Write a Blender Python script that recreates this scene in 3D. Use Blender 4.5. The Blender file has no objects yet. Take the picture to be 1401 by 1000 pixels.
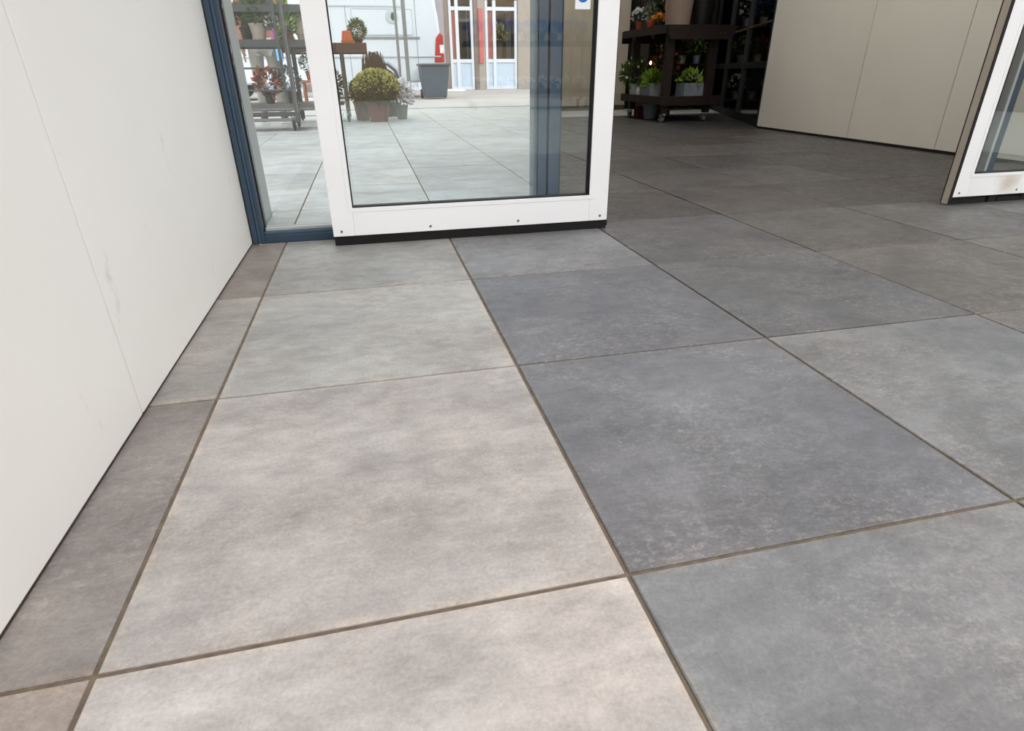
import bpy, bmesh, math, random
from mathutils import Vector, Matrix
random.seed(7)
SC = bpy.context.scene
COL = SC.collection

# ------------------------------------------------------------------ camera
FPX = 800.5
cam_d = bpy.data.cameras.new('camera'); cam = bpy.data.objects.new('camera', cam_d); COL.objects.link(cam)
cam_d.sensor_fit = 'HORIZONTAL'; cam_d.sensor_width = 36.0; cam_d.lens = FPX / 1401 * 36.0
cam_d.clip_start = 0.02; cam_d.clip_end = 300
_y, _p, _r = 0.221044, 0.465376, 0.011068
_f = Vector((math.sin(_y) * math.cos(_p), math.cos(_y) * math.cos(_p), -math.sin(_p)))
_rt = Vector((math.cos(_y), -math.sin(_y), 0)); _d = _f.cross(_rt)
_r2 = math.cos(_r) * _rt + math.sin(_r) * _d; _d2 = -math.sin(_r) * _rt + math.cos(_r) * _d
M = Matrix.Identity(4)
for i in range(3):
    M[i][0] = _r2[i]; M[i][1] = -_d2[i]; M[i][2] = -_f[i]
M[0][3], M[1][3], M[2][3] = 0.3437, -0.4923, 0.5626
cam.matrix_world = M
SC.camera = cam
# ------------------------------------------------------------------ sky, exposure
world = bpy.data.worlds.new('overcast_sky'); SC.world = world; world.use_nodes = True
bg = world.node_tree.nodes['Background']; bg.inputs[0].default_value = (0.97, 0.985, 1.0, 1); bg.inputs[1].default_value = 1.05
SUN = bpy.data.lights.new('hazy_sun', 'SUN'); SUN.energy = 1.25; SUN.angle = math.radians(70); SUN.color = (1.0, 0.985, 0.965)
sun = bpy.data.objects.new('hazy_sun', SUN); COL.objects.link(sun)
sun.rotation_euler = Vector((-0.50, 0.78, -0.55)).to_track_quat('-Z', 'Y').to_euler()
SC.view_settings.view_transform = 'Standard'; SC.view_settings.look = 'None'
SC.view_settings.gamma = 1.0; SC.view_settings.use_curve_mapping = False
SC.view_settings.exposure = 1.0

# ------------------------------------------------------------------ materials
def lin(c):
    return tuple(((v / 255) / 12.92 if v / 255 <= 0.04045 else ((v / 255 + 0.055) / 1.055) ** 2.4) for v in c)
MATS = {}
def mat(name, rgb, rough=0.6, metal=0.0, var=0.10, scale=6.0, bump=0.0, bscale=60.0, emit=0.0, spec=0.4, rgb2=None):
    if name in MATS: return MATS[name]
    m = bpy.data.materials.new(name); m.use_nodes = True; nt = m.node_tree; N = nt.nodes; L = nt.links
    b = N['Principled BSDF']; c = lin(rgb)
    b.inputs['Roughness'].default_value = rough; b.inputs['Metallic'].default_value = metal
    b.inputs['Specular IOR Level'].default_value = spec
    geo = N.new('ShaderNodeNewGeometry'); nz = N.new('ShaderNodeTexNoise'); nz.inputs['Scale'].default_value = scale
    nz.inputs['Detail'].default_value = 5.0; L.new(geo.outputs['Position'], nz.inputs['Vector'])
    rp = N.new('ShaderNodeValToRGB'); c2 = lin(rgb2) if rgb2 else tuple(min(1, v * (1 + var)) for v in c)
    c1 = c if rgb2 else tuple(v * (1 - var) for v in c)
    rp.color_ramp.elements[0].position = 0.32; rp.color_ramp.elements[1].position = 0.68
    rp.color_ramp.elements[0].color = (*c1, 1); rp.color_ramp.elements[1].color = (*c2, 1)
    L.new(nz.outputs['Fac'], rp.inputs['Fac']); L.new(rp.outputs['Color'], b.inputs['Base Color'])
    if bump:
        n2 = N.new('ShaderNodeTexNoise'); n2.inputs['Scale'].default_value = bscale; n2.inputs['Detail'].default_value = 4
        L.new(geo.outputs['Position'], n2.inputs['Vector'])
        bp = N.new('ShaderNodeBump'); bp.inputs['Strength'].default_value = bump; bp.inputs['Distance'].default_value = 0.004
        L.new(n2.outputs['Fac'], bp.inputs['Height']); L.new(bp.outputs['Normal'], b.inputs['Normal'])
    if emit:
        b.inputs['Emission Color'].default_value = (*c, 1); b.inputs['Emission Strength'].default_value = emit
    MATS[name] = m; return m

def tile_material():
    m = bpy.data.materials.new('stone_look_tile'); m.use_nodes = True; nt = m.node_tree; N = nt.nodes; L = nt.links
    b = N['Principled BSDF']; b.inputs['Specular IOR Level'].default_value = 0.35
    oi = N.new('ShaderNodeObjectInfo'); geo = N.new('ShaderNodeNewGeometry'); tc = N.new('ShaderNodeTexCoord')
    cmb = N.new('ShaderNodeCombineXYZ')
    for k, mul in ((0, 37.0), (1, 53.0), (2, 71.0)):
        t = N.new('ShaderNodeMath'); t.operation = 'MULTIPLY'; t.inputs[1].default_value = mul
        L.new(oi.outputs['Random'], t.inputs[0]); L.new(t.outputs[0], cmb.inputs[k])
    add = N.new('ShaderNodeVectorMath'); add.operation = 'ADD'
    L.new(geo.outputs['Position'], add.inputs[0]); L.new(cmb.outputs[0], add.inputs[1])
    def noise(sc, det, rough=0.55, stretch=None, dist=0.0):
        n = N.new('ShaderNodeTexNoise'); n.inputs['Scale'].default_value = sc; n.inputs['Detail'].default_value = det
        n.inputs['Roughness'].default_value = rough; n.inputs['Distortion'].default_value = dist
        if stretch:
            mp = N.new('ShaderNodeMapping'); mp.inputs['Scale'].default_value = stretch
            L.new(add.outputs[0], mp.inputs['Vector']); L.new(mp.outputs[0], n.inputs['Vector'])
        else: L.new(add.outputs[0], n.inputs['Vector'])
        return n.outputs['Fac']
    def rng(sock, a, b_, lo, hi):
        r = N.new('ShaderNodeMapRange'); r.inputs[1].default_value = a; r.inputs[2].default_value = b_
        r.inputs[3].default_value = lo; r.inputs[4].default_value = hi; L.new(sock, r.inputs[0]); return r.outputs[0]
    def mul(a, c):
        t = N.new('ShaderNodeMath'); t.operation = 'MULTIPLY'; L.new(a, t.inputs[0]); L.new(c, t.inputs[1]); return t.outputs[0]
    clouds = rng(noise(3.6, 8, 0.66, (1, 1.3, 1), 0.1), 0.3, 0.7, 0.74, 1.26)
    fine = rng(noise(17, 8, 0.72, (0.7, 1.4, 1), 0.3), 0.3, 0.7, 0.80, 1.22)
    grain = rng(noise(190, 3, 0.7), 0.3, 0.7, 0.88, 1.12)
    tot = mul(mul(clouds, fine), grain)
    sc = N.new('ShaderNodeVectorMath'); sc.operation = 'SCALE'; L.new(oi.outputs['Color'], sc.inputs[0]); L.new(tot, sc.inputs['Scale'])
    # warm brown blooms
    mx = N.new('ShaderNodeMix'); mx.data_type = 'RGBA'; mx.blend_type = 'MULTIPLY'
    L.new(rng(noise(2.1, 5, 0.6, None, 0.15), 0.42, 0.68, 0.0, 0.75), mx.inputs['Factor']); L.new(sc.outputs[0], mx.inputs['A'])
    mx.inputs['B'].default_value = (1.05, 0.972, 0.93, 1)
    # pale chalky scuffs
    m2 = N.new('ShaderNodeMix'); m2.data_type = 'RGBA'
    scuff = mul(rng(noise(75, 10, 0.85, (0.8, 1.25, 1), 0.3), 0.50, 0.74, 0, 0.50), rng(noise(4.2, 4), 0.40, 0.60, 0.08, 1))
    L.new(scuff, m2.inputs['Factor']); L.new(mx.outputs['Result'], m2.inputs['A']); m2.inputs['B'].default_value = (*lin((205, 200, 192)), 1)
    # worn sandy rims next to the joints
    ab = N.new('ShaderNodeVectorMath'); ab.operation = 'ABSOLUTE'; L.new(tc.outputs['Object'], ab.inputs[0])
    sp = N.new('ShaderNodeSeparateXYZ'); L.new(ab.outputs[0], sp.inputs[0])
    mm = N.new('ShaderNodeMath'); mm.operation = 'MAXIMUM'; L.new(sp.outputs[0], mm.inputs[0]); L.new(sp.outputs[1], mm.inputs[1])
    rim = mul(rng(mm.outputs[0], 0.283, 0.297, 0, 0.55), rng(noise(24, 5, 0.7), 0.42, 0.6, 0, 1))
    m3 = N.new('ShaderNodeMix'); m3.data_type = 'RGBA'; L.new(rim, m3.inputs['Factor']); L.new(m2.outputs['Result'], m3.inputs['A'])
    rc = N.new('ShaderNodeVectorMath'); rc.operation = 'MULTIPLY'; L.new(m2.outputs['Result'], rc.inputs[0]); rc.inputs[1].default_value = (1.42, 1.28, 1.08); L.new(rc.outputs[0], m3.inputs['B'])
    L.new(m3.outputs['Result'], b.inputs['Base Color'])
    L.new(rng(noise(26, 5), 0.3, 0.7, 0.40, 0.58), b.inputs['Roughness'])
    bp = N.new('ShaderNodeBump'); bp.inputs['Strength'].default_value = 0.16; bp.inputs['Distance'].default_value = 0.002
    L.new(noise(90, 5, 0.7), bp.inputs['Height']); L.new(bp.outputs[0], b.inputs['Normal'])
    return m

def panel_material(name, rgb, rgb2, scuff):
    m = mat(name, rgb, 0.5, 0, 0, 1.3, 0.05, 140, rgb2=rgb2, spec=0.3); nt = m.node_tree; N = nt.nodes; L = nt.links
    b = N['Principled BSDF']; src = b.inputs['Base Color'].links[0].from_socket
    geo = N.new('ShaderNodeNewGeometry'); mp = N.new('ShaderNodeMapping'); mp.inputs['Scale'].default_value = (1, 2.2, 1.0); mp.inputs['Rotation'].default_value = (0.6, 0, 0)
    L.new(geo.outputs['Position'], mp.inputs['Vector'])
    n = N.new('ShaderNodeTexNoise'); n.inputs['Scale'].default_value = 4.5; n.inputs['Detail'].default_value = 7; n.inputs['Roughness'].default_value = 0.65
    L.new(mp.outputs[0], n.inputs['Vector'])
    r = N.new('ShaderNodeMapRange'); r.inputs[1].default_value = 0.66; r.inputs[2].default_value = 0.80; r.inputs[4].default_value = scuff; L.new(n.outputs['Fac'], r.inputs[0])
    mx = N.new('ShaderNodeMix'); mx.data_type = 'RGBA'; L.new(r.outputs[0], mx.inputs['Factor']); L.new(src, mx.inputs['A'])
    mx.inputs['B'].default_value = (*lin((150, 142, 132)), 1); L.new(mx.outputs['Result'], b.inputs['Base Color'])
    return m

def glass_material(name, tint, r0, rough=0.0):
    m = bpy.data.materials.new(name); m.use_nodes = True; nt = m.node_tree; N = nt.nodes; L = nt.links
    N.remove(N['Principled BSDF']); out = N['Material Output']
    tr = N.new('ShaderNodeBsdfTransparent'); tr.inputs[0].default_value = (*tint, 1)
    gl = N.new('ShaderNodeBsdfGlossy'); gl.inputs['Roughness'].default_value = rough; gl.inputs[0].default_value = (0.97, 1, 0.99, 1)
    lw = N.new('ShaderNodeLayerWeight'); lw.inputs['Blend'].default_value = 0.5
    pw = N.new('ShaderNodeMath'); pw.operation = 'POWER'; pw.inputs[1].default_value = 5; L.new(lw.outputs['Facing'], pw.inputs[0])
    ma = N.new('ShaderNodeMath'); ma.operation = 'MULTIPLY_ADD'; ma.inputs[1].default_value = 1 - r0; ma.inputs[2].default_value = r0; L.new(pw.outputs[0], ma.inputs[0])
    mx = N.new('ShaderNodeMixShader'); L.new(ma.outputs[0], mx.inputs[0]); L.new(tr.outputs[0], mx.inputs[1]); L.new(gl.outputs[0], mx.inputs[2])
    L.new(mx.outputs[0], out.inputs['Surface']); MATS[name] = m; return m

TILE = tile_material()
GROUT = mat('sandy_grout', (108, 95, 82), 0.95, var=0.25, scale=40, bump=0.4, bscale=300)
PANEL = panel_material('white_wall_panel', (230, 228, 224), (236, 235, 232), 0.5)
PANEL_R = panel_material('cream_wall_panel', (214, 208, 194), (220, 214, 202), 0.2)
CORE = mat('wall_core', (150, 140, 125), 0.8)
DARKGAP = mat('dark_wall_core', (70, 64, 56), 0.9)
WHITE = mat('white_door_frame', (243, 244, 246), 0.38, var=0.015, scale=4)
BLUE = mat('blue_grey_frame', (52, 70, 88), 0.42, var=0.06, scale=5)
BLUE2 = mat('blue_grey_profile', (72, 92, 112), 0.45, var=0.05, scale=5)
BLACK = mat('black_rubber', (22, 22, 22), 0.7)
BRUSH = mat('black_brush', (26, 25, 25), 0.95, bump=0.8, bscale=500)
BEAD = mat('grey_glazing_bead', (170, 174, 172), 0.5)
EDGE = mat('beige_leaf_edge', (206, 194, 178), 0.5, var=0.06, scale=12)
STEEL = mat('galvanised_steel', (128, 130, 130), 0.45, 0.55, var=0.12, scale=25)
STEEL_D = mat('dull_shaded_steel', (78, 80, 80), 0.5, 0.45, var=0.15, scale=25)  # darkened to paint in the shade over the plant trolley
CHROME = mat('chrome', (205, 205, 205), 0.25, 0.9)
SCREW = mat('screw_metal', (120, 120, 118), 0.4, 0.7)
GLASS = glass_material('door_glass', (0.974, 0.990, 0.990), 0.062)
GLASS_FAR = glass_material('shop_glass', (0.80, 0.84, 0.84), 0.10)
GLASS_DARK = glass_material('dark_shop_glass', (0.45, 0.47, 0.46), 0.12)

# ------------------------------------------------------------------ helpers
class MB:
    def __init__(s): s.bm = bmesh.new()
    def box(s, x0, x1, y0, y1, z0, z1, bev=0.0, M=None):
        r = bmesh.ops.create_cube(s.bm, size=1.0); vs = r['verts']
        for v in vs: v.co = Vector(((x0 + x1) / 2 + v.co.x * (x1 - x0), (y0 + y1) / 2 + v.co.y * (y1 - y0), (z0 + z1) / 2 + v.co.z * (z1 - z0)))
        if bev:
            es = {e for v in vs for e in v.link_edges}
            r = bmesh.ops.bevel(s.bm, geom=list(es), offset=bev, segments=2, profile=0.6, affect='EDGES'); vs = list({v for f in r['faces'] for v in f.verts} | {v for v in vs if v.is_valid})
        if M is not None:
            for v in vs: v.co = M @ v.co
        return s
    def lathe(s, prof, c=(0, 0, 0), n=20, M=None, rot=None):
        rings = []
        for r, z in prof:
            ring = []
            for k in range(n):
                a = 2 * math.pi * k / n; p = Vector((r * math.cos(a), r * math.sin(a), z))
                if rot is not None: p = rot @ p
                p = p + Vector(c)
                if M is not None: p = M @ p
                ring.append(s.bm.verts.new(p))
            rings.append(ring)
        for a, b in zip(rings, rings[1:]):
            for k in range(n): s.bm.faces.new((a[k], a[(k + 1) % n], b[(k + 1) % n], b[k]))
        s.bm.faces.new(list(reversed(rings[0]))); s.bm.faces.new(rings[-1]); return s
    def tube(s, p0, p1, r0, r1=None, n=10):
        p0, p1 = Vector(p0), Vector(p1); d = p1 - p0; rot = d.to_track_quat('Z', 'Y').to_matrix(); r1 = r0 if r1 is None else r1
        return s.lathe([(r0, 0), (r1, d.length)], p0, n, rot=rot)
    def path(s, pts, r, n=8):
        for a, b in zip(pts, pts[1:]): s.tube(a, b, r, r, n)
        return s
    def prism(s, poly, axis, a0, a1):
        def P(u, v, a): return {'x': (a, u, v), 'y': (u, a, v), 'z': (u, v, a)}[axis]
        A = [s.bm.verts.new(P(u, v, a0)) for u, v in poly]; B = [s.bm.verts.new(P(u, v, a1)) for u, v in poly]
        n = len(A); s.bm.faces.new(A); s.bm.faces.new(list(reversed(B)))
        for k in range(n): s.bm.faces.new((A[k], B[k], B[(k + 1) % n], A[(k + 1) % n]))
        return s
    def leaves(s, c, rad, n, size, seed=0, surf=0.55, up=0.3, wid=0.45, zmin=None, fade=0.0):
        rn = random.Random(seed); c = Vector(c)
        for _ in range(n):
            while True:
                d = Vector((rn.uniform(-1, 1), rn.uniform(-1, 1), rn.uniform(-1, 1)))
                if 0.05 < d.length <= 1: break
            d.normalize(); q = surf + (1 - surf) * rn.random()
            p = c + Vector((d.x * rad[0], d.y * rad[1], d.z * rad[2])) * q
            if zmin is not None and p.z < zmin + fade * rn.random(): continue
            dr = (d + Vector((rn.uniform(-.7, .7), rn.uniform(-.7, .7), rn.uniform(-.5, .7) + up))).normalized()
            sd = dr.cross(Vector((rn.uniform(-1, 1), rn.uniform(-1, 1), rn.uniform(-1, 1)))).normalized()
            nn = sd.cross(dr); l = size * rn.uniform(.7, 1.3); w = l * wid
            pts = [p, p + dr * l * .5 + sd * w * .5 + nn * l * .08, p + dr * l - nn * l * .06, p + dr * l * .5 - sd * w * .5 + nn * l * .08]
            v = [s.bm.verts.new(x) for x in pts]; s.bm.faces.new((v[0], v[1], v[2])); s.bm.faces.new((v[0], v[2], v[3]))
        return s
    def build(s, name, m, parent=None, smooth=False, bevel=0.0, at=None):
        bmesh.ops.recalc_face_normals(s.bm, faces=s.bm.faces)
        me = bpy.data.meshes.new(name); s.bm.to_mesh(me); s.bm.free()
        if smooth:
            for p in me.polygons: p.use_smooth = True
        me.materials.append(m); o = bpy.data.objects.new(name, me); COL.objects.link(o)
        if bevel:
            b = o.modifiers.new('bevel', 'BEVEL'); b.width = bevel; b.segments = 2; b.limit_method = 'ANGLE'
        if smooth:
            try: me.set_sharp_from_angle(angle=math.radians(40))
            except Exception: pass
        if at is not None: o.location = at
        if parent is not None: o.parent = parent
        return o

def tag(o, label=None, cat=None, group=None, kind=None):
    if label: o['label'] = label
    if cat: o['category'] = cat
    if group: o['group'] = group
    if kind: o['kind'] = kind
    return o
def thing(name, label, cat, loc=(0, 0, 0), rz=0.0, group=None, kind=None):
    o = bpy.data.objects.new(name, None); COL.objects.link(o); o.location = loc; o.rotation_euler.z = rz
    o.empty_display_size = 0.1
    return tag(o, label, cat, group, kind)
def copy_obj(o, parent=None, loc=None):
    c = o.copy(); COL.objects.link(c)
    if parent is not None: c.parent = parent
    if loc is not None: c.location = loc
    return c

# ================================================================== FLOOR
T = 0.6; J = 0.0062; TH = 0.02
PDIR = Vector((0.671, 2.392, 0)).normalized()        # the added partition runs away from the middle post
P0 = Vector((1.012, 1.90, 0))
XL, XR = -0.117, 4.37
floor = MB().box(-7, 9, -11, 10.72, -0.08, -0.0035).build('floor', GROUT)
tag(floor, 'large square grey stone-look floor tiles with brown joints', 'floor', kind='structure')
TILEK = 0.70
def srgb(c): return (*(v * TILEK for v in lin(c)), 1)
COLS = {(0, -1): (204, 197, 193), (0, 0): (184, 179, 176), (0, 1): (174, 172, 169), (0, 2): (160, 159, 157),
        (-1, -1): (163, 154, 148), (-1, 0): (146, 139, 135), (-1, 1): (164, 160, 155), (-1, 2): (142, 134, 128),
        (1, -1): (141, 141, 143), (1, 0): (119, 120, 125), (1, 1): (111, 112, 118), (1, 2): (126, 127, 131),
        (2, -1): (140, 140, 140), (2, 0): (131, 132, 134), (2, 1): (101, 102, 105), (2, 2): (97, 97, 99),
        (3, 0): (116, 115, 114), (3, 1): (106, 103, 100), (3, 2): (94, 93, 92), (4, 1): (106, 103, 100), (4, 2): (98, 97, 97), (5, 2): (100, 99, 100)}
tile_me = {}
def tile_mesh(w, d):
    k = (round(w, 4), round(d, 4))
    if k not in tile_me:
        bm = bmesh.new(); r = bmesh.ops.create_cube(bm, size=1.0)
        for v in r['verts']: v.co = Vector((v.co.x * w, v.co.y * d, (v.co.z - 0.5) * TH))
        top = [e for e in bm.edges if all(v.co.z > -1e-6 for v in e.verts)]
        bmesh.ops.bevel(bm, geom=top, offset=0.0016, segments=1, affect='EDGES')
        me = bpy.data.meshes.new('tile'); bm.to_mesh(me); bm.free(); me.materials.append(TILE); tile_me[k] = me
    return tile_me[k]
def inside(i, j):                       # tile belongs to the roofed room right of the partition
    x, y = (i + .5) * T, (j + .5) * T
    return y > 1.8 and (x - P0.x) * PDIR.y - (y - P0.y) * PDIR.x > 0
far = bmesh.new(); far_cols = 0
rt = random.Random(3)
for j in range(-18, 18):
    for i in range(-11, 15):
        x0, x1, y0, y1 = i * T + J / 2, (i + 1) * T - J / 2, j * T + J / 2, (j + 1) * T - J / 2
        if j == 17: y1 = 10.70
        if i < 0 and y0 < 2.3:
            if i < -1: continue
            if j >= -6:
                x0 = max(x0, XL - 0.004)
        v = rt.uniform(-9, 9); w = rt.uniform(-2, 5)
        if (i, j) in COLS: c = COLS[(i, j)]
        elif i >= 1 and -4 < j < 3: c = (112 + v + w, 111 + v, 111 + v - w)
        elif inside(i, j): c = (77 + v + w, 75 + v, 75 + v - w * .6)  # passage shade put into the darker tile colour
        else: c = (198 + v, 204 + v, 204 + v)  # forecourt daylight put into the paler tile colour
        sides = {((x - P0.x) * PDIR.y - (y - P0.y) * PDIR.x) > 0 for x in (x0, x1) for y in (y0, y1)}
        if y0 > 1.7 and len(sides) == 2 and j <= 12:          # tile cut along the partition
            cx, cy = (x0 + x1) / 2, (y0 + y1) / 2
            for sg, cc in ((1, (77 + v + w, 75 + v, 75 + v - w * .6)), (-1, (198 + v, 204 + v, 204 + v))):  # each half takes the painted light level of its side
                bm = bmesh.new(); bm.from_mesh(tile_mesh(x1 - x0, y1 - y0))
                nrm = Vector((PDIR.y, -PDIR.x, 0)) * -sg
                r = bmesh.ops.bisect_plane(bm, geom=bm.verts[:] + bm.edges[:] + bm.faces[:], plane_co=(P0.x - cx, P0.y - cy, 0), plane_no=nrm, clear_outer=True)
                me = bpy.data.meshes.new('tile'); bm.to_mesh(me); bm.free()
                if len(me.polygons) < 3: continue
                if not me.materials: me.materials.append(TILE)
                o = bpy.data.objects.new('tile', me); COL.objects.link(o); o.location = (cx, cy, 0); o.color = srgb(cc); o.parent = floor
            continue
        if -3 <= i <= 9 and -1 <= j <= 12 and not (i > 7 and j < 9):
            o = bpy.data.objects.new('tile', tile_mesh(x1 - x0, y1 - y0)); COL.objects.link(o)
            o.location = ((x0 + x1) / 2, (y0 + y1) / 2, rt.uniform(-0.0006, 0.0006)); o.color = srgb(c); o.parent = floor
        else:
            vs = [far.verts.new(p) for p in ((x0, y0, 0), (x1, y0, 0), (x1, y1, 0), (x0, y1, 0))]
            ws = [far.verts.new((v_.co.x, v_.co.y, -TH * .8)) for v_ in vs]
            far.faces.new(vs)
            for k in range(4): far.faces.new((vs[k], ws[k], ws[(k + 1) % 4], vs[(k + 1) % 4]))
bmesh.ops.recalc_face_normals(far, faces=far.faces)
me = bpy.data.meshes.new('tile_field'); far.to_mesh(me); far.free(); me.materials.append(TILE)
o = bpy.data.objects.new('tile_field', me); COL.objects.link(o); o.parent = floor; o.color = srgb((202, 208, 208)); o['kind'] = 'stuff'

ground = MB().box(-60, 60, -60, 60, -.30, -.20).build('ground', mat('asphalt', (120, 118, 116), .9, var=.1, scale=2)); tag(ground, 'dark asphalt ground around the forecourt', 'ground', kind='structure')
street = MB().box(-30, 30, 10.72, 42, -0.09, -0.004).build('street', mat('pale_street', (176, 170, 166), 0.85, var=0.08, scale=1.2, bump=0.3, bscale=80))
tag(street, 'pale pinkish grey paved street beyond the tiled forecourt', 'street', kind='structure')
kerb = MB().box(-30, 30, 10.705, 10.83, -0.06, 0.012, 0.006).build('kerb', mat('kerb_stone', (165, 162, 158), 0.8, bump=0.3))
tag(kerb, 'low pale kerb between the tiles and the street', 'kerb', kind='structure')

# ================================================================== WALLS
wl = MB().box(-0.62, XL - 0.013, -4.4, 2.31, 0.0, 3.2).build('wall_left', CORE); tag(wl, 'white panelled side wall left of the glass front', 'wall', kind='structure')
for y0, y1 in ((-3.14, -1.914), (-1.908, -0.682), (-0.676, 0.560), (0.5645, 1.796)):
    MB().box(XL - 0.013, XL, y0, y1, 0.007, 3.2, 0.0012).build('panel', PANEL, wl)
MB().box(XL - 0.013, XL + 0.004, 1.93, 2.31, 0.0, 3.2, 0.001).build('reveal_panel', mat('pale_grey_reveal', (168, 172, 170), 0.5, var=.02), wl)
MB().box(XL - 0.012, XL - 0.008, -3.14, 1.796, 0.0, 0.012).build('bottom_seal', DARKGAP, wl)
wr = MB().box(XR + 0.013, XR + 0.20, 1.70, 5.43, 0.0, 3.0).build('wall_right', CORE); tag(wr, 'cream panelled wall of the passage behind the right door', 'wall', kind='structure')
for y0, y1 in ((1.90, 3.241), (3.247, 4.130), (4.136, 5.446)):
    MB().box(XR, XR + 0.013, y0, y1, 0.022, 3.0, 0.001).build('panel', PANEL_R, wr)
MB().box(XR + 0.003, XR + 0.012, 1.90, 5.44, 0.0, 0.022).build('bottom_seal', BLACK, wr)
# unseen partition added edge-on behind the post, dividing bright street from dark passage
RZ = math.atan2(PDIR.y, PDIR.x)
MT = Matrix.Translation(P0) @ Matrix.Rotation(RZ, 4, 'Z')
wp = MB().box(0.06, 8.15, -0.016, 0.016, 0.0, 3.0, M=MT).build('wall_partition_added', CORE); tag(wp, 'added narrow grey partition wall hidden behind the middle post', 'wall', kind='structure')
PG = mat('grey_partition', (150, 152, 150), 0.6, var=0.03)
for k in range(6):
    a = 0.06 + k * 1.348
    for sgn in (-1, 1):
        y0, y1 = (0.016, 0.026) if sgn > 0 else (-0.026, -0.016)
        MB().box(a + .002, a + 1.344, y0, y1, 0.015, 3.0, M=MT).build('panel', PG, wp)
wb = MB().box(3.0, 4.40, 9.12, 9.32, 0.0, 3.0).build('wall_back', mat('beige_plaster', (188, 178, 158), 0.8, var=.04, bump=.1)); tag(wb, 'beige wall end at the back of the passage', 'wall', kind='structure')
MB().box(3.0, 4.40, 9.10, 9.12, 0.0, 0.07, .003).build('skirting', mat('dark_skirting', (92, 84, 70), 0.7), wb)
wb2 = MB().box(4.40, 7.6, 9.30, 9.45, 0.0, 3.0).build('wall_rear', mat('dark_rear', (46, 44, 40), 0.8)); tag(wb2, 'dark back wall of the flower display', 'wall', kind='structure')
wb3 = MB().box(7.5, 7.65, 5.3, 9.4, 0.0, 3.0).build('wall_side', MATS['dark_rear']); tag(wb3, 'dark side wall inside the flower shop', 'wall', kind='structure')
wb4 = MB().box(4.57, 7.5, 5.25, 5.43, 0.0, 3.0).build('wall_return', MATS['dark_rear']); tag(wb4, 'dark return wall behind the cream panels', 'wall', kind='structure')
ceil = MB().prism([(0.95, 1.78), (4.60, 1.78), (4.60, 5.3), (7.65, 5.3), (7.65, 9.45), (3.05, 9.45)], 'z', 3.0, 3.15).build('ceiling', mat('white_ceiling', (225, 224, 220), 0.8, var=.02)); tag(ceil, 'flat white ceiling over the passage', 'ceiling', kind='structure')
FILLM = mat('fill_diffuser', (255, 251, 247), .5, var=.0, emit=12.0)  # unseen ceiling panels added to brighten the passage
for k, (x, y, l) in enumerate(((2.75, 2.75, 'added square ceiling light nearest the sliding doors'), (3.15, 4.35, 'added middle square ceiling light of the passage'), (3.35, 7.9, 'added square ceiling light over the flower stand'))):
    t = thing('fill_light', l, 'light', (x, y, 2.96), group='added passage fill lights')
    MB().box(-.31, .31, -.31, .31, .012, .0398, .003).build('frame', WHITE, t); MB().box(-.29, .29, -.29, .29, 0, .0118).build('diffuser', FILLM, t)
head = MB().box(XL, XR + .2, 1.62, 1.92, 2.32, 2.55, .004).build('trim_1', WHITE); tag(head, 'white door operator beam above the sliding doors', 'beam', kind='structure')
canopy = MB().box(XL, XR + .2, .45, 1.80, 2.98, 3.10, .01).build('shade_canopy', WHITE); tag(canopy, 'added flat white canopy out of view over the sliding doors', 'canopy', kind='structure')  # unseen canopy added to dim the floor near the doors
fas = MB().box(XL, XR + .2, 1.80, 1.90, 2.55, 3.15).build('trim_2', BLUE); tag(fas, 'blue grey fascia above the door beam', 'fascia', kind='structure')
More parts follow.
